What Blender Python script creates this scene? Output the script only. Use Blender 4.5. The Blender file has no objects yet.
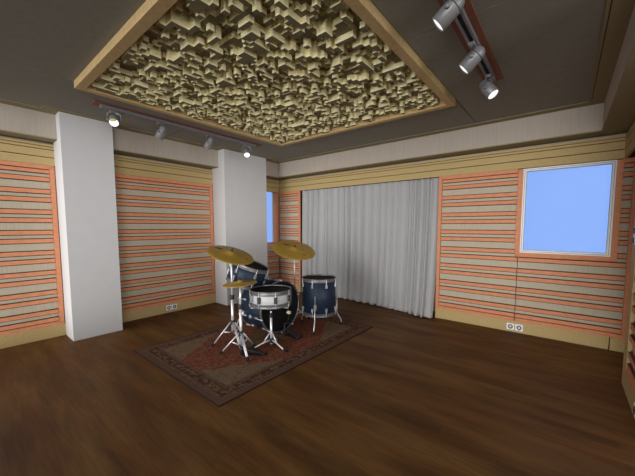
import bpy, bmesh, math, random
from mathutils import Vector, Matrix
random.seed(7)
C = bpy.context.scene.collection
S = 0.8                      # model units -> metres, applied to everything at the end
PI = math.pi

# ------------------------------------------------------------------ materials
def lin(c):
    c = c / 255.0
    return c / 12.92 if c <= 0.04045 else ((c + 0.055) / 1.055) ** 2.4
def rgb(*c): return tuple(lin(v) for v in c) + (1.0,)

def mat(name, col, rough=0.6, metal=0.0, var=0.0, scale=(8, 8, 8), detail=4.0, spec=0.3, bump=0.0, col2=None, emit=None):
    m = bpy.data.materials.new(name); m.use_nodes = True
    nt = m.node_tree; b = nt.nodes['Principled BSDF']
    b.inputs['Roughness'].default_value = rough
    b.inputs['Metallic'].default_value = metal
    b.inputs['Specular IOR Level'].default_value = spec
    col = tuple(col) + ((1.0,) if len(col) == 3 else ())
    tc = nt.nodes.new('ShaderNodeTexCoord'); mp = nt.nodes.new('ShaderNodeMapping')
    mp.inputs['Scale'].default_value = scale
    nz = nt.nodes.new('ShaderNodeTexNoise'); nz.inputs['Detail'].default_value = detail; nz.inputs['Scale'].default_value = 1.0
    nt.links.new(tc.outputs['Object'], mp.inputs['Vector']); nt.links.new(mp.outputs['Vector'], nz.inputs['Vector'])
    cr = nt.nodes.new('ShaderNodeValToRGB')
    c2 = col2 or tuple(v * (1 - var) for v in col[:3]) + (1.0,)
    c1 = col if col2 else tuple(min(1.0, v * (1 + var)) for v in col[:3]) + (1.0,)
    cr.color_ramp.elements[0].position = 0.32; cr.color_ramp.elements[0].color = c2
    cr.color_ramp.elements[1].position = 0.68; cr.color_ramp.elements[1].color = c1
    nt.links.new(nz.outputs['Fac'], cr.inputs['Fac']); nt.links.new(cr.outputs['Color'], b.inputs['Base Color'])
    if bump:
        bp = nt.nodes.new('ShaderNodeBump'); bp.inputs['Strength'].default_value = bump; bp.inputs['Distance'].default_value = 0.01
        nt.links.new(nz.outputs['Fac'], bp.inputs['Height']); nt.links.new(bp.outputs['Normal'], b.inputs['Normal'])
    if emit:
        b.inputs['Emission Color'].default_value = (1, 1, 1, 1) if emit is True else emit
        b.inputs['Emission Strength'].default_value = 1.0
    return m

M = {}
M['yellow']  = mat('pale_ply', (.47, .345, .155), .7, var=.10, scale=(60, 60, 60), detail=6)
M['orange']  = mat('red_cedar', (.62, .25, .128), .65, var=.10, scale=(14, 14, 40))
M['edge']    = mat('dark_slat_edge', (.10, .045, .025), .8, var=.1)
M['fabric']  = mat('taupe_fabric', (.47, .415, .32), .95, var=.10, scale=(160, 160, 6), spec=.05)
M['soffit']  = mat('soffit_plaster', (.44, .385, .33), .9, var=.05, scale=(60, 60, 3), spec=.1)
M['ceiling'] = mat('ceiling_board', (.26, .25, .215), .95, var=.05, scale=(30, 30, 30), spec=.05)
M['trimwood']= mat('ceiling_trim_wood', (.27, .22, .12), .8, var=.08, scale=(50, 50, 50))
M['joint']   = mat('dark_joint', (.03, .025, .02), .95, var=.05, spec=.05)
M['white']   = mat('white_paint', (.58, .58, .59), .8, var=.015, spec=.2)
M['frameW']  = mat('frame_wood', (.56, .40, .19), .7, var=.10, scale=(30, 30, 30))
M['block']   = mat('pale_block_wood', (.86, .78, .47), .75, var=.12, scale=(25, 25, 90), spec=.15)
M['blockshade'] = mat('block_underside_shade', (.20, .18, .105), .85, var=.12, scale=(60, 60, 60), spec=.1)  # block wood darkened: paints the shade on the block undersides
M['plank']   = mat('red_stained_plank', (.24, .085, .05), .7, var=.12, scale=(20, 4, 20))
M['lampgrey']= mat('lamp_grey', (.22, .22, .225), .4, var=.03, metal=.2)
M['trackgrey']= mat('track_grey', (.26, .26, .29), .45, var=.03, metal=.3)
M['trackdark']= mat('track_slot', (.035, .035, .045), .6, var=.05)
M['lampwhite']= mat('lamp_lens', (.9, .9, .88), .5, var=.01, emit=True)
M['lampyellow']= mat('lamp_reflector', (.62, .55, .22), .4, var=.05)
M['chrome']  = mat('brushed_chrome', (.78, .78, .80), .32, metal=.55, var=.04)
M['hoop']    = mat('hoop_steel', (.17, .17, .175), .35, metal=.5, var=.08)
M['lug']     = mat('lug_steel', (.36, .36, .37), .35, metal=.5, var=.08)
M['darkmetal']= mat('dark_metal', (.035, .035, .04), .5, metal=.2, var=.1)
M['rubber']  = mat('black_rubber', (.012, .012, .013), .8, var=.1)
M['head']    = mat('black_drum_head', (.010, .010, .010), .7, var=.15, spec=.1)
M['blue']    = mat('navy_sparkle_wrap', rgb(32, 47, 68), .5, col2=rgb(18, 29, 48), scale=(60, 60, 60), detail=8, spec=.3)
M['silver']  = mat('white_pearl_wrap', (.44, .45, .46), .45, var=.04, scale=(20, 20, 20))
M['brass']   = mat('cymbal_brass', (.42, .265, .045), .42, metal=.35, var=.10, scale=(14, 14, 14))
M['brassdk'] = mat('cymbal_print', (.06, .04, .012), .7, var=.1)
M['felt']    = mat('tan_felt', (.70, .58, .38), .9, var=.1)
M['curtain'] = mat('grey_curtain_cloth', (.40, .40, .405), .9, var=.03, scale=(6, 6, 1.2), spec=.1)
M['outlet']  = mat('outlet_white', (.85, .85, .86), .5, var=.02)
M['winframe']= mat('window_white', (.80, .80, .80), .5, var=.02)
M['winmetal']= mat('window_silver', (.22, .22, .23), .4, metal=.4, var=.1)

def glass_mat():
    m = bpy.data.materials.new('window_glass'); m.use_nodes = True; nt = m.node_tree
    nt.nodes.clear(); o = nt.nodes.new('ShaderNodeOutputMaterial'); mx = nt.nodes.new('ShaderNodeMixShader')
    t = nt.nodes.new('ShaderNodeBsdfTransparent'); g = nt.nodes.new('ShaderNodeBsdfGlossy'); g.inputs['Roughness'].default_value = .02
    g.inputs['Color'].default_value = (.8, .9, 1, 1)
    mx.inputs['Fac'].default_value = .0012
    nt.links.new(t.outputs[0], mx.inputs[1]); nt.links.new(g.outputs[0], mx.inputs[2]); nt.links.new(mx.outputs[0], o.inputs[0])
    return m
M['glass'] = glass_mat()

class NB:                                   # tiny node helper
    def __init__(s, m): s.nt = m.node_tree
    def n(s, t, **k):
        x = s.nt.nodes.new(t)
        for a, v in k.items(): setattr(x, a, v)
        return x
    def l(s, a, b): s.nt.links.new(a, b)
    def math(s, op, a, b=0.0, clamp=False):
        x = s.n('ShaderNodeMath', operation=op); x.use_clamp = clamp
        for i, v in enumerate((a, b)):
            if isinstance(v, (int, float)): x.inputs[i].default_value = v
            else: s.l(v, x.inputs[i])
        return x.outputs[0]
    def mix(s, f, a, b):
        x = s.n('ShaderNodeMix', data_type='RGBA')
        if isinstance(f, (int, float)): x.inputs[0].default_value = f
        else: s.l(f, x.inputs[0])
        for i, v in ((6, a), (7, b)):
            if isinstance(v, tuple): x.inputs[i].default_value = v
            else: s.l(v, x.inputs[i])
        return x.outputs[2]
    def step(s, v, a, b):                   # 0 below a, 1 above b
        x = s.n('ShaderNodeMapRange', interpolation_type='SMOOTHSTEP'); s.l(v, x.inputs[0])
        x.inputs[1].default_value = a; x.inputs[2].default_value = b
        return x.outputs[0]
    def noise(s, vec, sc, det=3.0, scale3=(1, 1, 1)):
        mp = s.n('ShaderNodeMapping'); mp.inputs['Scale'].default_value = scale3; s.l(vec, mp.inputs[0])
        x = s.n('ShaderNodeTexNoise'); x.inputs['Scale'].default_value = sc; x.inputs['Detail'].default_value = det
        s.l(mp.outputs[0], x.inputs['Vector']); return x.outputs['Fac']

def floor_mat():
    m = bpy.data.materials.new('dark_plank_floor'); m.use_nodes = True; b = m.node_tree.nodes['Principled BSDF']; k = NB(m)
    tc = k.n('ShaderNodeTexCoord').outputs['Object']
    br = k.n('ShaderNodeTexBrick'); k.l(tc, br.inputs['Vector'])
    br.inputs['Scale'].default_value = 1.0; br.inputs['Brick Width'].default_value = 1.15 * S; br.inputs['Row Height'].default_value = .115 * S
    br.inputs['Mortar Size'].default_value = .0016; br.offset = .37
    br.inputs['Color1'].default_value = (0, 0, 0, 1); br.inputs['Color2'].default_value = (1, 1, 1, 1); br.inputs['Mortar'].default_value = (.3, .3, .3, 1)
    br.inputs['Bias'].default_value = 0
    n1 = k.noise(tc, 1.0, 4, (1.1, 6, 1)); n2 = k.noise(tc, 1.0, 5, (4, 60, 1)); n3 = k.noise(tc, .9, 2, (.8, 1.6, 1))
    c = k.mix(k.step(n1, .32, .68), rgb(78, 52, 25), rgb(116, 84, 45))
    c = k.mix(k.math('MULTIPLY', br.outputs['Color'], .5), c, rgb(112, 70, 34))
    c = k.mix(k.math('MULTIPLY', k.step(n2, .35, .7), .3), c, rgb(58, 36, 22))
    c = k.mix(k.math('MULTIPLY', k.step(n3, .5, .72), .4), c, rgb(86, 56, 36))
    k.l(c, b.inputs['Base Color']); b.inputs['Roughness'].default_value = .55; b.inputs['Specular IOR Level'].default_value = .12
    return m
M['floor'] = floor_mat()

RX0, RX1, RY0, RY1 = 1.53, 3.585, -4.13, -1.21
def rug_mat():
    m = bpy.data.materials.new('persian_rug'); m.use_nodes = True; b = m.node_tree.nodes['Principled BSDF']; k = NB(m)
    tc = k.n('ShaderNodeTexCoord').outputs['Object']
    sp = k.n('ShaderNodeSeparateXYZ'); k.l(tc, sp.inputs[0])
    hw, hh = (RX1 - RX0) / 2 * S, (RY1 - RY0) / 2 * S
    ax = k.math('ABSOLUTE', sp.outputs[0]); ay = k.math('ABSOLUTE', sp.outputs[1])
    d = k.math('MINIMUM', k.math('SUBTRACT', hw, ax), k.math('SUBTRACT', hh, ay))
    nz = k.noise(tc, 26, 4); nf = k.noise(tc, 60, 3)
    wob = k.math('MULTIPLY', k.math('SUBTRACT', k.noise(tc, 9, 2), .5), .22)
    # stepped field shape
    q = k.math('ADD', k.math('ADD', k.math('DIVIDE', ax, hw - .2), k.math('DIVIDE', ay, hh - .2)), wob)
    red, beige, brown, dark = rgb(118, 64, 54), rgb(114, 96, 80), rgb(92, 66, 52), rgb(66, 44, 36)
    field = k.mix(k.step(q, 1.26, 1.30), red, beige)
    field = k.mix(k.step(q, .44, .40), field, rgb(104, 84, 64)) if False else field
    q2 = k.math('ADD', k.math('ADD', k.math('DIVIDE', ax, hw - .2), k.math('DIVIDE', ay, hh - .2)), k.math('MULTIPLY', wob, .7))
    field = k.mix(k.math('SUBTRACT', 1.0, k.step(q2, .36, .40)), field, rgb(100, 82, 62))
    vo = k.n('ShaderNodeTexVoronoi'); vo.inputs['Scale'].default_value = 16; k.l(tc, vo.inputs['Vector'])
    vo2 = k.n('ShaderNodeTexVoronoi'); vo2.inputs['Scale'].default_value = 34; k.l(tc, vo2.inputs['Vector'])
    field = k.mix(k.math('MULTIPLY', k.step(vo.outputs['Distance'], .32, .2), .45), field, dark)
    field = k.mix(k.math('MULTIPLY', k.step(vo2.outputs['Distance'], .5, .62), .5), field, rgb(128, 104, 72))
    bord = k.mix(k.step(nz, .45, .6), rgb(78, 56, 47), rgb(112, 90, 70))
    bord = k.mix(k.math('MULTIPLY', k.step(vo.outputs['Distance'], .34, .2), .45), bord, rgb(122, 88, 58))
    c = k.mix(k.step(d, .212, .216), bord, field)
    def band(c, a, e, colr):
        f = k.math('MULTIPLY', k.step(d, a, a + .004), k.math('SUBTRACT', 1.0, k.step(d, e, e + .004)))
        return k.mix(f, c, colr)
    guard = k.mix(k.step(nf, .42, .58), rgb(92, 66, 56), rgb(114, 90, 74))
    c = band(c, .175, .212, guard); c = band(c, .062, .095, guard); c = band(c, .095, .101, dark); c = band(c, .170, .176, dark)
    c = k.mix(k.math('SUBTRACT', 1.0, k.step(d, .058, .062)), c, k.mix(nf, rgb(84, 64, 55), rgb(104, 82, 70)))
    c = k.mix(k.math('SUBTRACT', 1.0, k.step(d, .006, .010)), c, rgb(60, 44, 38))
    c = k.mix(k.math('MULTIPLY', k.step(nf, .5, .75), .4), c, rgb(60, 44, 34))
    k.l(c, b.inputs['Base Color']); b.inputs['Roughness'].default_value = 1; b.inputs['Specular IOR Level'].default_value = .02
    return m
M['rug'] = rug_mat()

# ------------------------------------------------------------------ mesh builder
class MB:
    def __init__(s, T=None): s.bm = bmesh.new(); s.T = T or Matrix()
    def _v(s, p): return s.bm.verts.new(s.T @ Vector(p))
    def face(s, vs, mi=0, smooth=False):
        try:
            f = s.bm.faces.new(vs); f.material_index = mi; f.smooth = smooth
        except ValueError: pass
    def box(s, x0, x1, y0, y1, z0, z1, edge=0):
        v = [s._v((x, y, z)) for z in (z0, z1) for y in (y0, y1) for x in (x0, x1)]
        for q in ((0, 1, 5, 4), (3, 2, 6, 7), (2, 0, 4, 6), (1, 3, 7, 5)): s.face([v[i] for i in q])
        for q in ((0, 2, 3, 1), (4, 5, 7, 6)): s.face([v[i] for i in q], edge)
        return s
    def prism(s, pts, off):                  # extrude a 3-D polygon by vector off
        a = [s._v(p) for p in pts]; b = [s._v(Vector(p) + Vector(off)) for p in pts]
        s.face(a); s.face(b[::-1]); n = len(a)
        for i in range(n): s.face([a[i], b[i], b[(i + 1) % n], a[(i + 1) % n]])
        return s
    def lathe(s, prof, n=40, o=(0, 0, 0), T=None, smooth=True, mi=0):
        T = T or Matrix(); rings = []; o = Vector(o)
        for r, z in prof:
            if r < 1e-6: rings.append([s._v(o + T @ Vector((0, 0, z)))])
            else: rings.append([s._v(o + T @ Vector((r * math.cos(2 * PI * i / n), r * math.sin(2 * PI * i / n), z))) for i in range(n)])
        for A, B in zip(rings, rings[1:]):
            for i in range(n):
                j = (i + 1) % n
                q = [A[0 if len(A) == 1 else i], A[0 if len(A) == 1 else j], B[0 if len(B) == 1 else j], B[0 if len(B) == 1 else i]]
                u = []
                for w in q:
                    if w not in u: u.append(w)
                if len(u) > 2: s.face(u, mi, smooth)
        return s
    def cyl(s, p0, p1, r0, r1=None, n=14, caps=True, mi=0):
        p0, p1 = Vector(p0), Vector(p1); r1 = r0 if r1 is None else r1
        d = p1 - p0; L = d.length
        T = d.to_track_quat('Z', 'Y').to_matrix().to_4x4()
        prof = ([(0, 0)] if caps else []) + [(r0, 0), (r1, L)] + ([(0, L)] if caps else [])
        return s.lathe(prof, n, p0, T, True, mi)
    def tube(s, pts, r, n=10):
        pts = [Vector(p) for p in pts]; rs = r if isinstance(r, (list, tuple)) else [r] * len(pts); rings = []
        for i, p in enumerate(pts):
            d = (pts[min(i + 1, len(pts) - 1)] - pts[max(i - 1, 0)]).normalized()
            T = d.to_track_quat('Z', 'Y').to_matrix()
            rings.append([s._v(p + T @ Vector((rs[i] * math.cos(2 * PI * k / n), rs[i] * math.sin(2 * PI * k / n), 0))) for k in range(n)])
        for A, B in zip(rings, rings[1:]):
            for k in range(n): s.face([A[k], A[(k + 1) % n], B[(k + 1) % n], B[k]], 0, True)
        s.face(rings[0][::-1]); s.face(rings[-1])
        return s
    def torus(s, R, r, o=(0, 0, 0), T=None, n=44, m=8, sz=1.0):
        T = T or Matrix(); o = Vector(o); rings = []
        for i in range(n):
            a = 2 * PI * i / n
            rings.append([s._v(o + T @ Vector(((R + r * math.cos(2 * PI * k / m)) * math.cos(a), (R + r * math.cos(2 * PI * k / m)) * math.sin(a), r * sz * math.sin(2 * PI * k / m)))) for k in range(m)])
        for i in range(n):
            A, B = rings[i], rings[(i + 1) % n]
            for k in range(m): s.face([A[k], B[k], B[(k + 1) % m], A[(k + 1) % m]], 0, True)
        return s
    def build(s, name, mats, parent=None, bevel=0, origin=None):
        me = bpy.data.meshes.new(name)
        bmesh.ops.recalc_face_normals(s.bm, faces=s.bm.faces)
        s.bm.to_mesh(me); s.bm.free()
        for m in (mats if isinstance(mats, (list, tuple)) else [mats]): me.materials.append(M[m] if isinstance(m, str) else m)
        o = bpy.data.objects.new(name, me); C.objects.link(o)
        if origin is not None:
            me.transform(Matrix.Translation(-Vector(origin))); o.location = origin
        if parent:
            o.parent = parent
        if bevel:
            b = o.modifiers.new('bevel', 'BEVEL'); b.width = bevel * S; b.segments = 2; b.limit_method = 'ANGLE'
        return o

def tag(o, label=None, cat=None, group=None, kind=None):
    if label: o['label'] = label
    if cat: o['category'] = cat
    if group: o['group'] = group
    if kind: o['kind'] = kind
    return o
def thing(name, label, cat, loc=(0, 0, 0), group=None):
    o = bpy.data.objects.new(name, None); o.empty_display_size = .1; C.objects.link(o); o.location = loc
    return tag(o, label, cat, group)
def struct(o): o['kind'] = 'structure'; return o
# parts are modelled in world coordinates, then moved into their thing's frame
def part(mb, name, m, parent, bevel=0):
    o = mb.build(name, m, None, bevel)
    base = Vector((0, 0, 0)); p = parent
    while p: base += p.location; p = p.parent
    o.data.transform(Matrix.Translation(-base)); o.parent = parent
    return o

# ------------------------------------------------------------------ room measures
ZC, ZS, ZF0, ZF1, ZB = 3.31, 2.957, 2.597, 2.906, .18
DS = .225
YE = -5.65                                   # camera-side end of the built room
XR = 6.62
YRS = -2.85; YRE = -2.3                                   # camera-side end of right wall

struct(MB().box(-.3, 7.0, -5.8, .5, -.12, 0).build('floor', 'floor'))

# ceiling: boards with open joints under a dark backing, hole for the diffuser cloud
CX0, CX1, CY0, CY1 = 1.70, 4.885, -4.64, -1.50
m = MB()
xs = [(.38, CX0 - .006), (CX0 + .006, CX1 - .006), (CX1 + .006, 6.215)]
ys = [(YE, -3.051), (-3.039, -.37)]
for i, (a, b) in enumerate(xs):
    for (c, d) in ys:
        if i == 1:
            if c < -4: m.box(a, b, c, CY0, ZC, ZC + .03)
            else: m.box(a, b, CY1, d, ZC, ZC + .03)
        else: m.box(a, b, c, d, ZC, ZC + .03)
struct(m.build('ceiling', 'ceiling'))
m = MB()
for a, b, c, d in ((-.3, CX0, YE, .5), (CX1, 7.0, YE, .5), (CX0, CX1, YE, CY0), (CX0, CX1, CY1, .5)): m.box(a, b, c, d, ZC + .032, ZC + .1)
m.box(CX0 - .1, CX1 + .1, CY0 - .1, CY1 + .1, ZC + .26, ZC + .3)
m.box(CX0 - .1, CX0 - .003, CY0 - .1, CY1 + .1, ZC + .1, ZC + .26).box(CX1 + .003, CX1 + .1, CY0 - .1, CY1 + .1, ZC + .1, ZC + .26)
m.box(CX0, CX1, CY0 - .1, CY0 - .003, ZC + .1, ZC + .26).box(CX0, CX1, CY1 + .003, CY1 + .1, ZC + .1, ZC + .26)
struct(m.build('ceiling', 'joint'))

# walls behind the panels
W2 = (-1.46, .02, 1.18, ZF0 + .1)               # side window opening (y0,y1,z0,z1)
m = MB()
m.box(-.3, -.1, YE, W2[0], 0, ZC + .03).box(-.3, -.1, W2[1], .5, 0, ZC + .03)
m.box(-.3, -.1, W2[0], W2[1], 0, W2[2]).box(-.3, -.1, W2[0], W2[1], W2[3], ZC + .03)
struct(m.build('wall_left', 'soffit'))
W1 = (5.505, 6.555, 1.285, ZF0)
m = MB()
m.box(-.1, .71, .1, .3, 0, ZC + .03).box(.71, 4.28, .1, .3, ZF0 + .12, ZC + .03)
m.box(4.28, W1[0], .1, .3, 0, ZC + .03).box(W1[1], 7.0, .1, .3, 0, ZC + .03)
m.box(W1[0], W1[1], .1, .3, 0, W1[2]).box(W1[0], W1[1], .1, .3, W1[3], ZC + .03)
m.box(.4, 4.6, .46, .5, 0, ZF0 + .3).box(.4, .45, .3, .46, 0, ZF0 + .3).box(4.55, 4.6, .3, .46, 0, ZF0 + .3)
struct(m.build('wall_back', 'soffit'))
m = MB()
m.box(6.80, 7.0, -1.12, .1, 0, ZC + .03).box(6.70, 7.0, YRE, -1.12, 0, ZC + .03).box(6.72, 6.80, -1.12, .1, ZF0, ZC + .03)
struct(m.build('wall_right', 'soffit'))

# soffits (taupe bulkheads)
struct(MB().box(-.1, DS, YE, -DS, ZS, ZC - .012).build('trim_1', 'soffit'))
struct(MB().box(-.1, 6.371, -DS, .1, ZS, ZC - .012).build('trim_2', 'soffit'))
struct(MB().box(6.371, 6.72, YRS, .1, ZS, ZC - .012).build('trim_3', 'soffit'))
# brown boards round the ceiling edge
struct(MB().box(0, .385, YE, -.37, ZC - .012, ZC).build('trim_4', 'trimwood'))
struct(MB().box(0, 6.71, -.37, .1, ZC - .012, ZC).build('trim_5', 'trimwood'))
struct(MB().box(6.21, 6.235, YRS, -.372, ZC - .012, ZC).box(6.242, 6.71, YRS, -.372, ZC - .012, ZC).build('trim_6', 'trimwood'))
# header boards above the pillars
struct(MB().box(.386, .52, -4.72, -3.69, ZC - .012, ZC - .001).build('trim_7', 'trimwood'))
struct(MB().box(.386, .52, -2.06, -.56, ZC - .012, ZC - .001).build('trim_8', 'trimwood'))
# undersides of the soffits
struct(MB().box(-.1, DS + .004, YE, -DS - .004, ZS - .014, ZS).build('trim_9', 'trimwood'))
struct(MB().box(-.1, 6.371, -DS - .004, .1, ZS - .014, ZS).build('trim_10', 'trimwood'))
struct(MB().box(6.367, 6.72, YRS, .1, ZS - .014, ZS).build('trim_11', 'trimwood'))

# fascia boards (three boards with open joints) on a dark strip
def fascia(name, horiz):
    m = MB()
    for a, b in ((ZF0 + .003, 2.711), (2.722, 2.824), (2.834, 2.868), (2.877, ZF1)): horiz(m, a, b, 0)
    struct(m.build(name, 'yellow'))
    m = MB(); horiz(m, ZF0 + .004, ZF1 - .01, 1); return m
m = fascia('trim_12', lambda m, a, b, k: m.box(-.03 - .06 * k, -.031 * k, YE, -.0, a, b)); struct(m.build('trim_13', 'joint'))
m = fascia('trim_14', lambda m, a, b, k: m.box(-.0, 6.62, .031 * k, .03 + .06 * k, a, b)); struct(m.build('trim_15', 'joint'))
m = fascia('trim_16', lambda m, a, b, k: m.box(6.62 + .031 * k, 6.65 + .05 * k, YRE, -.0, a, b)); struct(m.build('trim_17', 'joint'))

# baseboards
struct(MB().box(-.1, 0, YE, 0, 0, ZB).build('baseboard_left', 'yellow'))
struct(MB().box(0, .77, 0, .1, 0, ZB).box(4.22, 6.600, 0, .1, 0, ZB).build('baseboard_back', 'yellow'))
struct(MB().box(XR, 6.70, YRE, -1.12, 0, ZB).build('baseboard_right', 'yellow'))
struct(MB().box(6.614, 6.779, -.012, .1, 0, ZB).build('trim_18', 'yellow'))
struct(MB().box(6.614, 6.779, -.012, 0, ZB + .001, .232).build('trim_19', 'orange'))

# pillars: one solid each, notched round the soffit
def pillar(name, y0, y1, label):
    m = MB(); XP = .44; zt = ZC - .013
    pts = [(.0, y0, 0), (XP, y0, 0), (XP, y0, zt), (DS + .005, y0, zt), (DS + .005, y0, ZS - .016), (.0, y0, ZS - .016)]
    m.prism(pts, (0, y1 - y0, 0))
    m.box(-.03, 0, y0 + .001, y1 - .001, ZF1 + .001, ZS - .017)
    return struct(m.build(name, 'white'))
o = pillar('pillar', -4.54, -3.905, ''); tag(o, 'narrow white square pillar nearest the camera on the left wall', 'pillar', 'white pillars on the left wall')
o = pillar('pillar', -1.937, -.803, ''); tag(o, 'wide white pillar by the corner with the small side window', 'pillar', 'white pillars on the left wall')

# ------------------------------------------------------------------ slatted acoustic panels
SL = []
for k in range(0, 8):
    SL += [(.244 + .3022 * k, .305 + .3022 * k), (.366 + .3022 * k, .428 + .3022 * k)]
SL[-1] = (2.477, 2.530)
# map (u, depth) -> world for each wall; depth 0 = face, positive into the wall
WL = lambda u, d, z: (-d, u, z)
WB = lambda u, d, z: (u, d, z)
WR = lambda u, d, z: (XR + d, u, z)
def wbox(m, W, u0, u1, d0, d1, z0, z1, edge=0):
    a, b = W(u0, d0, z0), W(u1, d1, z1)
    m.box(min(a[0], b[0]), max(a[0], b[0]), min(a[1], b[1]), max(a[1], b[1]), z0, z1, edge)
def wpoly(m, W, pts, d0, d1):
    P = [W(u, d0, z) for u, z in pts]; q = Vector(W(0, d1, 0)) - Vector(W(0, d0, 0)); m.prism(P, q)
def frame_rect(m, W, u0, u1, z0, z1, w, d0=0, d1=.03, sides='LRTB', g=.003, only='LRTB'):
    wl, wr, wt, wb = (w if c in sides else 0 for c in 'LRTB')
    if 'L' in sides and 'L' in only: wpoly(m, W, [(u0, z0 + g), (u0 + w, z0 + wb + g), (u0 + w, z1 - wt - g), (u0, z1 - g)], d0, d1)
    if 'R' in sides and 'R' in only: wpoly(m, W, [(u1, z0 + g), (u1 - w, z0 + wb + g), (u1 - w, z1 - wt - g), (u1, z1 - g)], d0, d1)
    if 'T' in sides and 'T' in only: wpoly(m, W, [(u0 + g, z1), (u0 + wl + g, z1 - w), (u1 - wr - g, z1 - w), (u1 - g, z1)], d0, d1)
    if 'B' in sides and 'B' in only: wpoly(m, W, [(u0 + g, z0), (u0 + wl + g, z0 + w), (u1 - wr - g, z0 + w), (u1 - g, z0)], d0, d1)
def panel(label, W, u0, u1, z0, z1, sides, base, fab=None, slats=None, frames=None):
    t = thing('slatted_acoustic_panel', label, 'acoustic panel', base, 'slatted acoustic panels on the walls')
    m = MB()
    for (a, b, c, d) in (fab or [(u0, u1, z0, z1)]): wbox(m, W, a, b, .032, .098, c, d)
    part(m, 'fabric_backing', 'fabric', t)
    m = MB()
    wl, wr = (.058 if c in sides else 0 for c in 'LR')
    for (a, b, c, d) in (slats or [(u0 + wl + .003, u1 - wr - .003, z0, z1)]):
        for s0, s1 in SL:
            if s0 >= c - .001 and s1 <= d + .001: wbox(m, W, a, b, .004, .024, s0 + .003, s1 - .003, 1)
    part(m, 'slats', ['orange', 'edge'], t)
    m = MB()
    for (a, b, c, d) in (slats or [(u0 + wl + .001, u1 - wr - .001, z0, z1)]):
        for s0, s1 in SL:
            if s0 >= c - .001 and s1 <= d + .001: wbox(m, W, a, b, .0245, .0318, s0 - .009, s1 + .009)
    part(m, 'slat_battens', 'edge', t)
    for args in (frames or [(u0, u1, z0, z1, sides)]):
        for sd in args[4]:
            m = MB(); frame_rect(m, W, args[0], args[1], args[2], args[3], .056, -.002, .030, args[4], only=sd)
            part(m, 'frame_board', 'orange', t)
    return t
panel('red and taupe slatted panel on the left wall, left of the near white pillar', WL, YE, -4.55, ZB, ZF0, 'RTB', (0, -5.1, ZB))
panel('slatted panel on the left wall between the two white pillars', WL, -3.90, -1.95, ZB, ZF0, 'LRTB', (0, -2.9, ZB))
panel('low slatted panel under the side window behind the wide pillar', WL, -.80, -.0, ZB, 1.20, 'B', (0, -.4, ZB))
panel('narrow slatted panel in the corner, left of the grey curtain', WB, .0, .77, ZB, ZF0, 'RTB', (.4, 0, ZB))
m = MB().box(.712, .77, .031, .44, 0, ZF0 + .1); struct(m.build('trim_20', 'orange'))
m = MB().box(4.222, 4.272, .031, .44, 0, ZF0 + .1); struct(m.build('trim_21', 'orange'))
panel('slatted panel on the back wall between the curtain and the big window', WB, 4.22, 5.435, ZB, ZF0, 'LTB', (4.8, 0, ZB), fab=[(4.22, 5.435, ZB, ZF0), (5.435, 5.478, ZB, 1.205)], slats=[(4.281, 5.435, ZB, ZF0), (5.4352, 5.478, ZB, 1.214)],
      frames=[(4.22, 5.435, ZB, ZF0, 'LT'), (4.278, 5.478, ZB, ZF0, 'B')])
panel('slatted panel on the back wall under and right of the big window', WB, 5.50, 6.776, ZB, ZF0, 'RTB', (6.1, 0, ZB),
      fab=[(5.486, 6.776, ZB, 1.205), (6.623, 6.776, 1.205, ZF0)],
      slats=[(5.488, 6.716, ZB, 1.214), (6.625, 6.716, 1.206, 2.55)],
      frames=[(5.486, 6.776, ZB, ZF0, 'RB'), (6.623, 6.776, ZB, ZF0, 'T')])
# right wall: post, panel
struct(MB().box(XR, 6.70, -1.33, -1.12, ZB, ZF0).box(6.78, 6.80, -1.12, 0, 0, ZF0).build('trim_22', 'yellow'))
t = panel('slatted panel on the right wall at the right edge of the photo', WR, YRE, -1.335, ZB, ZF0, 'TB', (XR, -1.9, ZB), fab=[(YRE, -1.335, ZB, ZF0)])

# ------------------------------------------------------------------ windows
def window(n, W, u0, u1, z0, z1, dp, trim_sides, tin, flare):
    t = bpy.data.objects.new('window_%d' % n, None); C.objects.link(t); t['kind'] = 'structure'
    t.location = W((u0 + u1) / 2, 0, z0)
    m = MB()
    frame_rect(m, W, u0 - .066, u1 + .066, z0 - .064, z1 + (.066 if 'T' in trim_sides else 0), .064, -.004, .030, trim_sides)
    part(m, 'window_trim', 'orange', t)
    m = MB()                                  # reveal lining
    wbox(m, W, u0 - .003, u0, .031, dp, z0, z1); wbox(m, W, u1, u1 + .003, .031, dp, z0, z1)
    wbox(m, W, u0, u1, .0, dp, z0 - .003, z0)
    part(m, 'reveal', 'orange', t)
    m = MB(); d0 = tin
    u0 -= flare; u1 += flare; z0 -= flare * .9; z1 += flare * .9
    frame_rect(m, W, u0, u1, z0, z1, .016, d0, d0 + .05, 'LRTB', 0)
    frame_rect(m, W, u0 + .022, u1 - .022, z0 + .022, z1 - .022, .018, d0 + .006, d0 + .05, 'LRTB', 0)
    fr = part(m, 'window_frame', 'winframe', t)
    m = MB(); frame_rect(m, W, u0 + .016, u1 - .016, z0 + .016, z1 - .016, .006, d0 + .014, d0 + .05, 'LRTB', 0)
    frame_rect(m, W, u0 + .040, u1 - .040, z0 + .040, z1 - .040, .006, d0 + .012, d0 + .05, 'LRTB', 0)
    part(m, 'seal', 'winmetal', fr)
    m = MB(); wbox(m, W, u0 + .044, u1 - .044, d0 + .03, d0 + .036, z0 + .044, z1 - .044); part(m, 'pane', 'glass', fr)
    return t
window(1, WB, 5.505, 6.555, 1.290, 2.590, .1, 'LRB', .008, 0)
window(2, WL, -1.36, -.085, 1.278, 2.590, .099, 'LRB', .12, .085)

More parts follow.
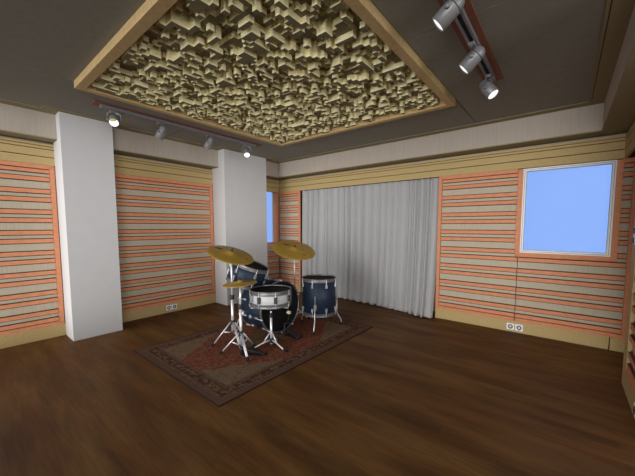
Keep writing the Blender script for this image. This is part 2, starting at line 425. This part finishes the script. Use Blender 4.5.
# ------------------------------------------------------------------ outlets
def outlet(W, u, z, label, cat='outlet', sz=.05, group=None):
    t = thing('wall_outlet', label, cat, W(u, 0, z), group)
    m = MB(); wbox(m, W, u - sz, u + sz, -.008, 0, z - sz, z + sz); part(m, 'cover_plate', 'outlet', t, bevel=.003)
    nrm = Vector(W(0, -1, 0)) - Vector(W(0, 0, 0)); T = nrm.to_track_quat('Z', 'Y').to_matrix().to_4x4()
    c = Vector(W(u, -.008, z))
    m = MB(); m.torus(.027, .008, c, T, 20, 6, .5); part(m, 'socket_ring', 'darkmetal', t)
    m = MB(); wbox(m, W, u - .006, u + .006, -.012, -.0085, z - .042, z - .030)
    for s in (-1, 1): wbox(m, W, u + s * .009 - .003, u + s * .009 + .003, -.012, -.0085, z - .008, z + .008)
    part(m, 'socket_slots', 'darkmetal', t)
outlet(WL, -2.965, .097, 'white outlet on the left baseboard, the one nearer the narrow pillar', group='outlets on the left baseboard')
outlet(WL, -2.855, .099, 'white outlet on the left baseboard, the one nearer the wide pillar', group='outlets on the left baseboard')
outlet(WB, 5.432, .085, 'white outlet low on the back wall, left one of its pair', sz=.053, group='outlets below the big window')
outlet(WB, 5.552, .085, 'white outlet low on the back wall, right one of its pair', sz=.053, group='outlets below the big window')
outlet(WR, -1.945, .087, 'outlet in the right wall baseboard at the photo edge')

t = thing('wall_switch', 'small light switch plate on the wooden post at the right edge', 'switch', (XR, -1.25, 1.61))
part(MB().box(XR - .010, XR - .0005, -1.30, -1.20, 1.52, 1.70), 'cover_plate', 'outlet', t, bevel=.003)
for z in (1.53, 1.63):
    part(MB().box(XR - .018, XR - .0105, -1.285, -1.215, z, z + .06), 'rocker', 'darkmetal', t, bevel=.002)

# ------------------------------------------------------------------ diffuser cloud
t = thing('ceiling_diffuser', 'square wood framed ceiling diffuser packed with hanging wooden blocks', 'diffuser', ((CX0 + CX1) / 2, (CY0 + CY1) / 2, 3.23))
ZK = 3.23; FW = .085; ZT = 3.54
def cloud_board(pts): m = MB(); m.prism([(x, y, ZK) for x, y in pts], (0, 0, ZT - ZK)); part(m, 'frame_board', 'frameW', t)
a, b, c, d = CX0, CX1, CY0, CY1; w = FW
cloud_board([(a, c), (b, c), (b - w, c + w), (a + w, c + w)]); cloud_board([(b, c), (b, d), (b - w, d - w), (b - w, c + w)])
cloud_board([(b, d), (a, d), (a + w, d - w), (b - w, d - w)]); cloud_board([(a, d), (a, c), (a + w, c + w), (a + w, d - w)])
part(MB().box(a + w, b - w, c + w, d - w, ZT - .02, ZT - .001), 'backing_board', 'block', t)
m = MB(); N = 64
ux, uy = (b - a - 2 * w - .06) / N, (d - c - 2 * w - .06) / N
LV = [[0] * N for _ in range(N)]
for i in range(N):
    for j in range(N):
        lv = random.choices((0, 1, 2, 3), (22, 28, 28, 22))[0]
        if i and random.random() < .16: lv = LV[i - 1][j]
        elif j and random.random() < .16: lv = LV[i][j - 1]
        LV[i][j] = lv
        z = 3.24 + .048 * lv
        x, y = a + w + .03 + i * ux, c + w + .03 + j * uy; g = 0
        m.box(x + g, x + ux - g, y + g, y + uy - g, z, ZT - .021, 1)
bl = part(m, 'diffuser_blocks', ['block', 'blockshade'], t)

# ------------------------------------------------------------------ track lights
def track(label, plabel, xc, y0, y1):
    t = thing('ceiling_light_track', label, 'track', (xc, (y0 + y1) / 2, ZC))
    part(MB().box(xc - .09, xc + .09, y0 - .08, y1 + .1, ZC - .014, ZC - .001), 'mounting_plank', 'plank', t)
    m = MB().box(xc - .036, xc - .018, y0, y1, ZC - .052, ZC - .0145).box(xc + .018, xc + .036, y0, y1, ZC - .052, ZC - .0145)
    m.box(xc - .018, xc + .018, y0, y0 + .01, ZC - .052, ZC - .0145).box(xc - .018, xc + .018, y1 - .01, y1, ZC - .052, ZC - .0145)
    part(m, 'track_rail', 'trackgrey', t)
    part(MB().box(xc - .0175, xc + .0175, y0 + .011, y1 - .011, ZC - .034, ZC - .0145), 'track_channel', 'trackdark', t)
track('long grey light track on a red plank above the white pillars', '', 1.19, -4.26, -1.72)
track('grey light track on a red plank at the upper right', '', 5.36, -4.26, -1.86)

def spot(x, y, z, aim, label, group, reflector=False):
    aim = Vector(aim).normalized(); c = Vector((x, y, z)); T = aim.to_track_quat('Z', 'Y').to_matrix().to_4x4()
    zt = ZC - .053
    t = thing('track_spotlight', label, 'spotlight', (x, y, zt), group)
    part(MB().box(x - .026, x + .026, y - .05, y + .05, zt - .03, zt - .001), 'adapter', 'lampgrey', t, bevel=.005)
    # hinge axis: horizontal and square to the aim
    h = aim.cross(Vector((0, 0, 1)))
    h = h.normalized() if h.length > .05 else Vector((1, 0, 0))
    hub = c - aim * .0
    m = MB(); top = Vector((x, y, zt - .031)); R = .062
    for s in (-1, 1):
        m.tube([top + h * s * .01, top + h * s * (R + .008) + Vector((0, 0, -.004)), top + h * s * (R + .012) + Vector((0, 0, -.02)), hub + h * s * (R + .012)], .009, 8)
        m.cyl(hub + h * s * (R - .002), hub + h * s * (R + .024), .015)
    part(m, 'yoke', 'lampgrey', t)
    m = MB()
    m.lathe([(0, -.115), (.022, -.112), (.040, -.100), (.052, -.078), (.056, -.050), (.056, -.046)], 28, c, T)
    m.lathe([(.060, -.045), (.060, .092), (.056, .094), (.052, .088), (.050, .03), (0, .03)], 28, c, T)
    m.lathe([(.056, -.045), (.060, -.045)], 28, c, T)
    body = part(m, 'lamp_body', 'lampgrey', t)
    part(MB().torus(.0585, .0035, c - aim * .045, T, 28, 6), 'seam_ring', 'darkmetal', body)
    m = MB(); m.lathe([(.054, .084), (.0, .086)], 28, c, T); part(m, 'lamp_lens', 'lampwhite', body)
    if reflector:
        m = MB(); m.lathe([(.0545, .0865), (.0545, .094), (.02, .094), (.018, .088)], 28, c, T)
        for f in list(m.bm.faces):
            if (f.calc_center_median() - c).dot(Vector((0, -.2, 1))) < -.03: m.bm.faces.remove(f)
        part(m, 'lamp_reflector', 'lampyellow', body)
gL, gR = 'spotlights on the left track', 'spotlights on the right track'
spot(1.19, -4.11, 3.135, (.78, -.30, -.62), 'track spotlight above the narrow pillar with a bright yellow and white face', gL, True)
spot(1.19, -3.50, 3.11, (-.35, -.25, -.85), 'grey left-track spotlight turned away, the one nearer the narrow pillar', gL)
spot(1.19, -2.71, 3.12, (-.35, -.25, -.85), 'grey left-track spotlight turned away, just before the wide pillar', gL)
spot(1.19, -1.93, 3.115, (.60, -.35, -.72), 'track spotlight in front of the wide pillar, its white face showing', gL)
spot(5.36, -3.40, 3.16, (-.62, -.1, -.55), 'largest spotlight at the top edge, nearest on the right track', gR)
spot(5.36, -2.73, 3.125, (-.62, -.1, -.60), 'middle spotlight of the right track, tilted down to the left', gR)
spot(5.36, -2.03, 3.125, (.50, -.12, -.72), 'far end spotlight of the right track, tilted down to the right', gR)

# ------------------------------------------------------------------ curtain
def curtain():
    nu, nv = 520, 40; x0, x1 = .776, 4.19; m = MB(); rows = []
    rnd = random.Random(3)
    # irregular folds: cumulative phase
    kn = []; u = 0
    while u < 1.02: kn.append(u); u += rnd.choice((.028, .044, .050, .060))
    amps = [rnd.uniform(.55, 1.1) for _ in kn]
    def wave(u, v):
        uu = u + .006 * math.sin(9 * u + 2.2 * v) * v
        for i in range(len(kn) - 1):
            if kn[i] <= uu < kn[i + 1]:
                f = (uu - kn[i]) / (kn[i + 1] - kn[i]); a = amps[i] * (1 - f) + amps[i + 1] * f
                return a * (.62 - abs(math.sin(PI * f)) ** .75 + .16 * math.sin(2 * PI * f))
        return 0
    zt, zb = ZF0 + .04, .012
    for j in range(nv + 1):
        v = j / nv; row = []
        for i in range(nu + 1):
            u = i / nu
            base = .125 - .03 * v - .065 * max(0, 1 - u / .03)
            fl = max(0, (u - .45) / .55); base -= .29 * fl ** 1.6 * v ** 2.0
            amp = (.066 + .018 * v) * (.5 + .5 * min(1, u / .04)) * (1 + .35 * math.sin(u * 13 + 1.3))
            low = math.sin(u * 31 + 1) * .012 * v
            y = base + amp * wave(u, v) + low
            x = x0 + (x1 + .022 * v - x0) * u
            if u > .965: y += (u - .965) * 3.2 * v
            if v > .93:
                k = (v - .93) / .07; y -= .020 * k * (1 + .6 * math.sin(u * 140)); 
            z = zt + (zb - zt) * v
            if v > .95: z = max(z, zb + .014 * abs(math.sin(u * 57)) * (v - .95) / .05)
            row.append(m._v((x, y, z)))
        rows.append(row)
    for A, B in zip(rows, rows[1:]):
        for i in range(nu): m.face([A[i], A[i + 1], B[i + 1], B[i]], 0, True)
    o = m.build('curtain', 'curtain', origin=(2.5, .1, 0))
    s = o.modifiers.new('thickness', 'SOLIDIFY'); s.thickness = .006
    tag(o, 'wide pleated grey curtain covering the back wall opening', 'curtain')
curtain()

# ------------------------------------------------------------------ rug
rc = ((RX0 + RX1) / 2, (RY0 + RY1) / 2, 0)
o = MB().box(RX0, RX1, RY0, RY1, 0.0005, .010).build('persian_rug', 'rug', origin=rc)
tag(o, 'faded red patterned rug with brown borders lying under the drum kit', 'rug')
ZR = .0105

# ------------------------------------------------------------------ drums
def rot_to(n, spin=0):
    return Vector(n).normalized().to_track_quat('Z', 'Y').to_matrix().to_4x4() @ Matrix.Rotation(spin, 4, 'Z')
def drum(t, top, n, R, L, shell, nl, spin=0, hoopm='hoop', lugm='lug', bottom_head=True, lug_full=False):
    T = rot_to(n, spin); c = Vector(top)
    m = MB(); m.lathe([(R * .97, -.012), (R, -.014), (R, -L + .014), (R * .97, -L + .012)], 56, c, T); part(m, 'shell', shell, t)
    m = MB(); m.lathe([(0, -.008), (R * .94, -.008), (R * .985, -.004), (R * 1.005, -.012), (R * 1.005, -.02)], 56, c, T)
    part(m, 'drum_head', 'head', t)
    if bottom_head:
        m = MB(); m.lathe([(0, -L + .006), (R * .985, -L + .004), (R * 1.005, -L + .014)], 56, c, T); part(m, 'bottom_head', 'head', t)
    for s, nm in ((0, 'top'), (1, 'bottom')):
        z = -L if s else 0; k = -1 if s else 1
        m = MB(); m.lathe([(R * 1.0, z + k * .010), (R * 1.028, z + k * .014), (R * 1.04, z + k * .008), (R * 1.028, z + k * 0), (R * 1.02, z - k * .026), (R * 1.05, z - k * .031), (R * 1.05, z - k * .040), (R * 1.0, z - k * .040)], 56, c, T)
        part(m, 'hoop', hoopm, t)
    for i in range(nl):
        a = 2 * PI * i / nl + .2
        e = Vector((math.cos(a), math.sin(a), 0)); f = Vector((-math.sin(a), math.cos(a), 0))
        def W(r, w, z): return c + T @ (e * r + f * w + Vector((0, 0, z)))
        lo, hi = (.035, L - .035) if lug_full else (.075, .145)
        def lugbox(m, z0, z1, wd=.016, dp=.026):
            v = [m._v(W(R + r, w, z)) for z in (z0, z1) for w in (-wd, wd) for r in (0, dp)]
            for q in ((0, 1, 5, 4), (3, 2, 6, 7), (2, 0, 4, 6), (1, 3, 7, 5), (0, 2, 3, 1), (4, 5, 7, 6)): m.face([v[x] for x in q])
        for z0, z1, q0, q1, wd in ([(-.055, -L + .055, .012, -L - .012, .020)] if L < .25 else [(-.07, -.13, .014, -.13, .016), (-L + .07, -L + .13, -L - .014, -L + .13, .016)]):
            m = MB(); lugbox(m, z0, z1, wd); lg = part(m, 'lug', lugm, t, bevel=.004)
            m = MB(); m.cyl(W(R * 1.035 + .004, 0, q0), W(R * 1.035 + .004, 0, q1), .0055, n=8); part(m, 'tension_rod', 'chrome', lg)
    return T, c

def view_n(r, z, tw): return (r * .783 + tw * .62, r * .622 - tw * .78, z)

# bass drum (lies on its side, head facing +x)
BX, BY, BR, BL = 2.615, -2.40, .392, .56
t = thing('bass_drum', 'large navy blue bass drum lying on its side with a black head', 'drum', (BX - BL / 2, BY, ZR))
c0 = Vector((BX, BY, ZR + .43)); n = Vector((1, 0, .0))
T = rot_to(n)
m = MB(); m.lathe([(BR * .97, -.03), (BR, -.03), (BR, -BL + .03), (BR * .97, -BL + .03)], 64, c0, T); part(m, 'shell', 'blue', t)
m = MB(); m.lathe([(0, -.014), (BR * .95, -.014), (BR * .985, -.012), (BR * 1.005, -.03)], 64, c0, T); part(m, 'drum_head', 'head', t)
m = MB(); m.lathe([(0, -BL + .014), (BR * .985, -BL + .012), (BR * 1.005, -BL + .03)], 64, c0, T); part(m, 'resonant_head', 'head', t)
for z, k in ((0, 1), (-BL, -1)):
    m = MB(); m.lathe([(BR * 1.0, z - k * .012), (BR * 1.015, z), (BR * 1.045, z), (BR * 1.05, z - k * .006), (BR * 1.05, z - k * .04), (BR * 1.01, z - k * .042)], 64, c0, T)
    part(m, 'hoop', 'hoop', t)
for i in range(10):
    a = 2 * PI * i / 10 + .31; e = Vector((0, math.cos(a), math.sin(a)))
    for z, k in ((0, 1), (-BL, -1)):
        p = c0 + Vector((z, 0, 0)) + e * (BR * 1.06)
        m = MB(); m.cyl(p + Vector((k * .008, 0, 0)), p - Vector((k * .05, 0, 0)), .013, n=8); cl = part(m, 'claw', 'chrome', t)
        m = MB(); m.cyl(p - Vector((k * .05, 0, 0)), p - Vector((k * .15, 0, 0)) - e * .008, .006, n=8); part(m, 'tension_rod', 'chrome', cl)
    for z in (-.15, -BL + .15):
        p = c0 + Vector((z, 0, 0)) + e * (BR + .012); m = MB(); m.cyl(p - Vector((.03, 0, 0)), p + Vector((.03, 0, 0)), .018, .018, n=10)
        part(m, 'lug', 'lug', t)
m = MB(); ea = Vector((0, -math.cos(.35), -math.sin(.35))); p = c0 + Vector((-.30, 0, 0)) + ea * BR
m.cyl(p - ea * .005, p + ea * .014, .04, .034, n=18); m.cyl(p + ea * .01, p + ea * .03, .016, n=10); part(m, 'badge_mount', 'lug', t)
for s in (-1, 1):
    m = MB(); p = Vector((BX - BL + .1, BY + s * BR * .97, c0.z - .10))
    m.cyl(p + Vector((0, -s * .01, .03)), p + Vector((0, s * .03, -.03)), .022, n=12)
    m.tube([p + Vector((0, s * .02, 0)), p + Vector((-.06, s * .05, -.12)), Vector((p.x - .13, p.y + s * .1, ZR + .02))], .009)
    sp_ = part(m, 'spur', 'chrome', t)
    m = MB(); q = Vector((p.x - .13, p.y + s * .1, ZR)); m.cyl(q, q + Vector((0, 0, .035)), .014, n=10); part(m, 'rubber_foot', 'rubber', sp_)
# hoop feet resting on the rug
for fx in (BX - .05, BX - BL):
    m = MB(); m.box(fx, fx + .05, BY - .05, BY + .05, ZR, ZR + .022); part(m, 'hoop_foot', 'rubber', t)
# tom holder on the shell
m = MB(); hp = Vector((2.30, BY, c0.z + BR)); m.cyl(hp - Vector((0, 0, .01)), hp + Vector((0, 0, .05)), .035, .03); m.cyl(hp, hp + Vector((0, 0, .20)), .014)
m.tube([hp + Vector((0, 0, .19)), hp + Vector((-.01, -.03, .20)), hp + Vector((-.02, -.10, .20))], .014); part(m, 'tom_holder', 'lug', t)

# bass drum pedal
t = thing('bass_drum_pedal', 'black bass drum pedal with a tan beater in front of the black head', 'pedal', (2.83, BY, ZR))
m = MB(); m.prism([(2.715, BY - .05, ZR), (2.715, BY + .05, ZR), (3.0, BY + .045, ZR), (3.0, BY - .045, ZR)], (0, 0, .008)); part(m, 'base_plate', 'rubber', t)
m = MB(); m.prism([(2.75, BY - .035, .115), (2.75, BY + .035, .115), (2.99, BY + .045, .028), (2.99, BY - .045, .028)], (-.004, 0, .014)).cyl((2.98, BY - .05, .033), (2.98, BY + .05, .033), .014)
part(m, 'footboard', 'darkmetal', t)
m = MB()
for s in (-1, 1): m.tube([(2.735, BY + s * .055, ZR + .008), (2.73, BY + s * .05, .20)], .010)
m.cyl((2.73, BY - .055, .2), (2.73, BY + .055, .2), .010); part(m, 'pedal_post', 'darkmetal', t)
m = MB(); m.tube([(2.73, BY + .01, .2), (2.76, BY + .02, .30), (2.735, BY + .03, .36)], .005)
bt = part(m, 'beater_rod', 'darkmetal', t)
m = MB(); m.cyl((2.72, BY + .03, .365), (2.775, BY + .03, .365), .028, .026, n=18); part(m, 'beater', 'felt', bt)

# rack tom
tn = view_n(.36, .93, .03)
tc = Vector((2.43, -2.835, 1.14)); tR, tL = .260, .30
base = tc - Vector(tn).normalized() * tL
t = thing('rack_tom', 'tilted navy blue rack tom mounted above the bass drum', 'drum', base)
drum(t, tc, tn, tR, tL, 'blue', 6, .5)

# floor tom
FX, FY, FR = 2.868, -1.78, .278
t = thing('floor_tom', 'tall navy blue floor tom standing on three bent chrome legs', 'drum', (FX, FY, ZR))
drum(t, (FX, FY, .845), (0, 0, 1), FR, .585, 'blue', 8, .12)
for a in (-62, 58, 178):
    a = math.radians(a); e = Vector((math.cos(a), math.sin(a), 0)); c = Vector((FX, FY, 0))
    m = MB(); br = c + e * (FR + .018)
    m.cyl(br + Vector((0, 0, .37)), br + Vector((0, 0, .46)), .026, n=12)
    m.box(br.x - .02, br.x + .02, br.y - .02, br.y + .02, .385, .445)
    part(m, 'leg_bracket', 'lug', t)
    m = MB(); p = c + e * (FR + .045)
    m.tube([p + Vector((0, 0, .60)), p + Vector((0, 0, .24)), p + e * .012 + Vector((0, 0, .20)), p + e * .07 + Vector((0, 0, .11)), p + e * .085 + Vector((0, 0, .07)), p + e * .085 + Vector((0, 0, ZR + .02))], .0095)
    lg = part(m, 'leg', 'chrome', t)
    m = MB(); q = p + e * .085; m.cyl((q.x, q.y, ZR), (q.x, q.y, ZR + .035), .017, .013); part(m, 'rubber_foot', 'rubber', lg)

# snare drum and its stand
SX, SY = 2.912, -2.878
t = thing('snare_drum', 'white snare drum with black head in front of the bass drum', 'drum', (SX, SY, .64))
drum(t, (SX, SY, .835), (0, 0, 1), .272, .195, 'silver', 8, .08, lugm='darkmetal')
m = MB(); e = Vector((-.2, -.98, 0)).normalized(); p = Vector((SX, SY, .74)) + e * .285
m.box(p.x - .022, p.x + .022, p.y - .016, p.y + .010, .70, .79); m.tube([p + Vector((0, 0, .04)), p + e * .03 + Vector((0, 0, .07))], .006); part(m, 'snare_strainer', 'lug', t)

def tripod(name, label, x, y, feet, hub, spread, pole_top, r0, extra=None, cat='stand', low=.10, curved=False):
    t = thing(name, label, cat, (x, y, ZR), 'cymbal stands' if name == 'cymbal_stand' else None)
    m = MB(); m.cyl((x, y, low), (x, y, min(pole_top, hub + .35)), r0); part(m, 'lower_tube', 'chrome', t)
    if pole_top > hub + .35:
        m = MB(); m.cyl((x, y, hub + .35), (x, y, pole_top), r0 * .66); part(m, 'upper_rod', 'chrome', t)
        m = MB(); m.cyl((x, y, hub + .325), (x, y, hub + .385), r0 * 1.5, n=12).cyl((x + .0, y, hub + .355), (x + .045, y - .03, hub + .355), .009, n=8); part(m, 'height_clamp', 'darkmetal', t)
    m = MB(); m.cyl((x, y, hub - .03), (x, y, hub + .03), r0 * 1.6, n=12); part(m, 'leg_collar', 'darkmetal', t)
    m = MB(); m.cyl((x, y, low), (x, y, low + .03), r0 * 1.5, n=12); part(m, 'brace_collar', 'darkmetal', t)
    for a in feet:
        e = Vector((math.cos(math.radians(a)), math.sin(math.radians(a)), 0)); c = Vector((x, y, 0))
        f = Vector((-e.y, e.x, 0)) * .008
        m = MB(); foot = c + e * spread + Vector((0, 0, ZR + .018))
        h = c + e * r0 * 1.5 + Vector((0, 0, hub))
        if curved:
            mid = c + e * spread * .45 + Vector((0, 0, hub * .62 + .012)); m.tube([h, mid, c + e * spread * .75 + Vector((0, 0, hub * .38)), foot], .0115)
            bp = c + e * spread * .42 + Vector((0, 0, hub * .64)); m.tube([c + e * r0 * 1.2 + Vector((0, 0, hub + .11)), bp], .009)
        else:
            m.tube([h + f, foot + f], .0085); m.tube([h - f, foot - f], .0085)
            bp = h.lerp(foot, .42); m.tube([c + e * r0 + Vector((0, 0, low + .015)), bp], .008)
        lg = part(m, 'leg', 'chrome', t)
        d = (foot - h).normalized(); m = MB(); m.cyl(foot - d * .05 - Vector((0, 0, .0)), foot + d * .004, .017, .0165); part(m, 'rubber_foot', 'rubber', lg)
    return t
t = tripod('snare_stand', 'low chrome tripod stand carrying the white snare drum', SX, SY, (238, 2, 120), .115, .285, .56, .017, curved=True, low=.03)
m = MB(); cb = Vector((SX, SY, .56)); m.cyl(cb - Vector((0, 0, .03)), cb + Vector((0, 0, .02)), .028)
m.tube([(SX, SY, .50), (SX + .05, SY - .05, .49)], .007); part(m, 'basket_hub', 'darkmetal', t)
for a in (250, 10, 130):
    e = Vector((math.cos(math.radians(a)), math.sin(math.radians(a)), 0)); m = MB()
    m.tube([cb, cb + e * .10 + Vector((0, 0, .045)), cb + e * .285 + Vector((0, 0, .048))], .010)
    m.tube([cb + e * .287 + Vector((0, 0, .046)), cb + e * .302 + Vector((0, 0, .11))], .010); part(m, 'basket_arm', 'lug', t)

# cymbals
def cymbal(name, label, c, n, R, spin, bow=.02, bellr=.22, logo=((-1, .25, .62, .24, .14), (1, -.05, .72, .06, .06)), parent=None, nut=True):
    T = rot_to(n, spin); c = Vector(c)
    if parent is None: t = thing(name, label, 'cymbal', c - Vector(n).normalized() * .004)
    else: t = parent
    pr = [(.012, .034 + bow), (R * .06, .034 + bow), (R * bellr * .7, .024 + bow), (R * bellr, .004 + bow), (R * .5, bow * .72), (R * .8, bow * .34), (R * .985, .001), (R, -.003)]
    pr2 = [(R, -.005), (R * .8, bow * .34 - .006), (R * .5, bow * .72 - .006), (R * bellr, bow - .002), (R * bellr * .7, bow + .018), (.012, bow + .028)]
    m = MB(); m.lathe([(r, z - bow) for r, z in pr + pr2], 64, c, T); pl = part(m, 'cymbal_plate', 'brass', t)
    if logo:                                  # small dark printed marks on the plate
        m = MB()
        rv, bk = Vector((.783, .622, 0)), Vector((-.62, .78, 0))
        def mark(dr, db, r0, ln, h, pts):
            d0 = T.inverted().to_3x3() @ (rv * dr + bk * db); a0 = math.atan2(d0.y, d0.x); vs = []
            er = Vector((math.cos(a0), math.sin(a0))); et = Vector((-er.y, er.x))
            ax = rv if True else bk; l3 = T.inverted().to_3x3() @ rv; lx = Vector((l3.x, l3.y)).normalized(); ly = Vector((-lx.y, lx.x))
            for (px, py) in pts:
                q2 = er * r0 * R + lx * px * ln * R + ly * py * h * R; r = q2.length
                q = next((i for i in range(len(pr) - 1) if pr[i][0] <= r <= pr[i + 1][0]), len(pr) - 2)
                k = (r - pr[q][0]) / (pr[q + 1][0] - pr[q][0]); z = pr[q][1] + k * (pr[q + 1][1] - pr[q][1]) - bow + .003
                vs.append(m._v(c + T @ Vector((q2.x, q2.y, z))))
            m.face(vs)
        for mk in logo:
            mark(mk[0], mk[1], mk[2], mk[3], mk[4], [(-1, .0), (-.55, .25), (-.2, .9), (.0, .45), (.45, .6), (1, .1), (.5, -.1), (.15, -.9), (-.05, -.2), (-.5, -.25)])
        part(m, 'printed_logo', 'brassdk', pl)
    if nut:
        m = MB(); nn = Vector(n).normalized(); m.cyl(c + nn * .030, c + nn * .052, .018, .016).cyl(c + nn * .050, c + nn * .075, .010)
        part(m, 'wing_nut', 'darkmetal', t)
    return t

# crash cymbal, left
kx, ky = 2.462, -3.19
tripod('cymbal_stand', 'chrome tripod stand under the high tilted cymbal on the left', kx, ky, (226, 347, 106), .36, .285, 1.30, .020, low=.20)
cymbal('crash_cymbal', 'large gold cymbal tilted steeply at upper left of the kit', (kx, ky, 1.33), view_n(.32, .93, .19), .318, .9)
# ride cymbal
qx, qy = 2.29, -1.77
tripod('cymbal_stand', 'slim chrome tripod stand under the right cymbal behind the bass drum', qx, qy, (33, 153, 273), .24, .27, 1.22, .014, low=.10)
cymbal('ride_cymbal', 'wide gold cymbal facing forward before the curtain edge', (qx, qy, 1.305), view_n(.20, .90, .33), .385, .8, logo=((-.8, .55, .52, .24, .13), (.85, -.75, .66, .12, .05)))
# hi-hat
hx, hy = 2.783, -3.286
t = tripod('hi_hat_stand', 'chrome hi-hat stand with a black foot pedal, nearest tripod on the rug', hx, hy, (222, 340, 104), .30, .275, .922, .019, low=.12)
m = MB(); m.cyl((hx, hy, .9), (hx, hy, 1.03), .006, n=8); part(m, 'pull_rod', 'chrome', t)
e = Vector((.80, .60, 0)); f = Vector((-.6, .8, 0)); c = Vector((hx, hy, 0))
m = MB(); m.prism([c + e * .02 + f * .045 + Vector((0, 0, ZR)), c + e * .33 + f * .035 + Vector((0, 0, ZR)), c + e * .33 - f * .035 + Vector((0, 0, ZR)), c + e * .02 - f * .045 + Vector((0, 0, ZR))], (0, 0, .008)); part(m, 'pedal_base', 'rubber', t)
m = MB(); m.prism([c + e * .02 + f * .035 + Vector((0, 0, .105)), c + e * .31 + f * .035 + Vector((0, 0, .025)), c + e * .31 - f * .035 + Vector((0, 0, .025)), c + e * .02 - f * .035 + Vector((0, 0, .105))], (0, 0, .012)); part(m, 'foot_pedal', 'darkmetal', t)
m = MB(); m.cyl((hx, hy, ZR + .002), (hx, hy, .14), .02); part(m, 'pedal_heel_post', 'darkmetal', t)
hn = view_n(-.07, 1, .02)
t = cymbal('hi_hat_cymbals', 'small pair of flat gold hi-hat cymbals, the lowest cymbals', (hx, hy, .975), hn, .218, 1.9, bow=.014, logo=((1, .5, .55, .2, .12),))
T = rot_to(hn); m = MB(); m.lathe([(.012, -.040), (.05, -.036), (.21, -.018), (.218, -.014), (.218, -.017), (.21, -.022), (.05, -.044), (.012, -.046)], 64, (hx, hy, .975), T)
part(m, 'bottom_cymbal', 'brass', t)

# ------------------------------------------------------------------ scale to metres
for me in bpy.data.meshes: me.transform(Matrix.Scale(S, 4))
for o in bpy.data.objects: o.location = o.location * S
for o in bpy.data.objects:
    for md in o.modifiers:
        if md.type == 'SOLIDIFY': md.thickness *= S

# ------------------------------------------------------------------ camera
f = Vector((-0.62044864, 0.78039248, -0.07765984)); r = Vector((0.7827133, 0.6223818, 0.00088424)); u = Vector((-0.04902412, 0.06023676, 0.99697952))
cam = bpy.data.cameras.new('camera'); co = bpy.data.objects.new('camera', cam); C.objects.link(co)
Rm = Matrix((r, u, -f)).transposed().to_4x4(); co.matrix_world = Matrix.Translation(Vector((6.0611, -5.6403, 1.7)) * S) @ Rm
cam.sensor_width = 36; cam.sensor_fit = 'HORIZONTAL'; cam.lens = 302.4516 * 36 / 635
cam.shift_x = (317.5 - 324.798) / 635; cam.shift_y = (249.9815 - 238) / 635; cam.clip_start = .02
bpy.context.scene.camera = co

# ------------------------------------------------------------------ light
def sun(name, frm, strength, angle, col=(1, 1, 1)):
    l = bpy.data.lights.new(name, 'SUN'); l.energy = strength; l.angle = math.radians(angle); l.color = col
    o = bpy.data.objects.new(name, l); C.objects.link(o); o.rotation_euler = Vector(frm).to_track_quat('Z', 'Y').to_euler(); o.location = (3, -7, 4)
sun('light_low', (.24, -1, -.03), 1.58, 36, (1, .99, .98))
sun('light_low', (.03, -1, -.13), .85, 34, (1, .99, .98))  # extra fill added from below the horizon for soffit and diffuser blocks
sun('fill_high', (-.12, -1, .42), 1.1, 24, (1, .98, .95))  # added fill to brighten the floor and lower walls
sun('fill_side', (1, -.40, -.06), 1.5, 34, (1, .99, .98))  # added fill to brighten the left wall and pillar fronts
w = bpy.data.worlds.new('sky'); bpy.context.scene.world = w; w.use_nodes = True; k = NB(w)
bg = w.node_tree.nodes['Background']
tc = k.n('ShaderNodeTexCoord').outputs['Generated']; sp = k.n('ShaderNodeSeparateXYZ'); k.l(tc, sp.inputs[0])
az = k.math('SUBTRACT', k.math('MULTIPLY', sp.outputs[0], .5), k.math('MULTIPLY', sp.outputs[1], .86))
c = k.mix(k.step(az, -.1, .5), (.266, .445, .956, 1), (.52, .50, .46, 1))      # blue ahead; neutral fill added to the sky behind the camera
c = k.mix(k.step(sp.outputs[2], -.22, -.16), (.05, .04, .03, 1), c)
k.l(c, bg.inputs['Color']); bg.inputs['Strength'].default_value = 1.0

sc = bpy.context.scene
sc.view_settings.view_transform = 'Standard'; sc.view_settings.look = 'None'; sc.view_settings.exposure = 0; sc.view_settings.gamma = 1
sc.view_settings.use_curve_mapping = False
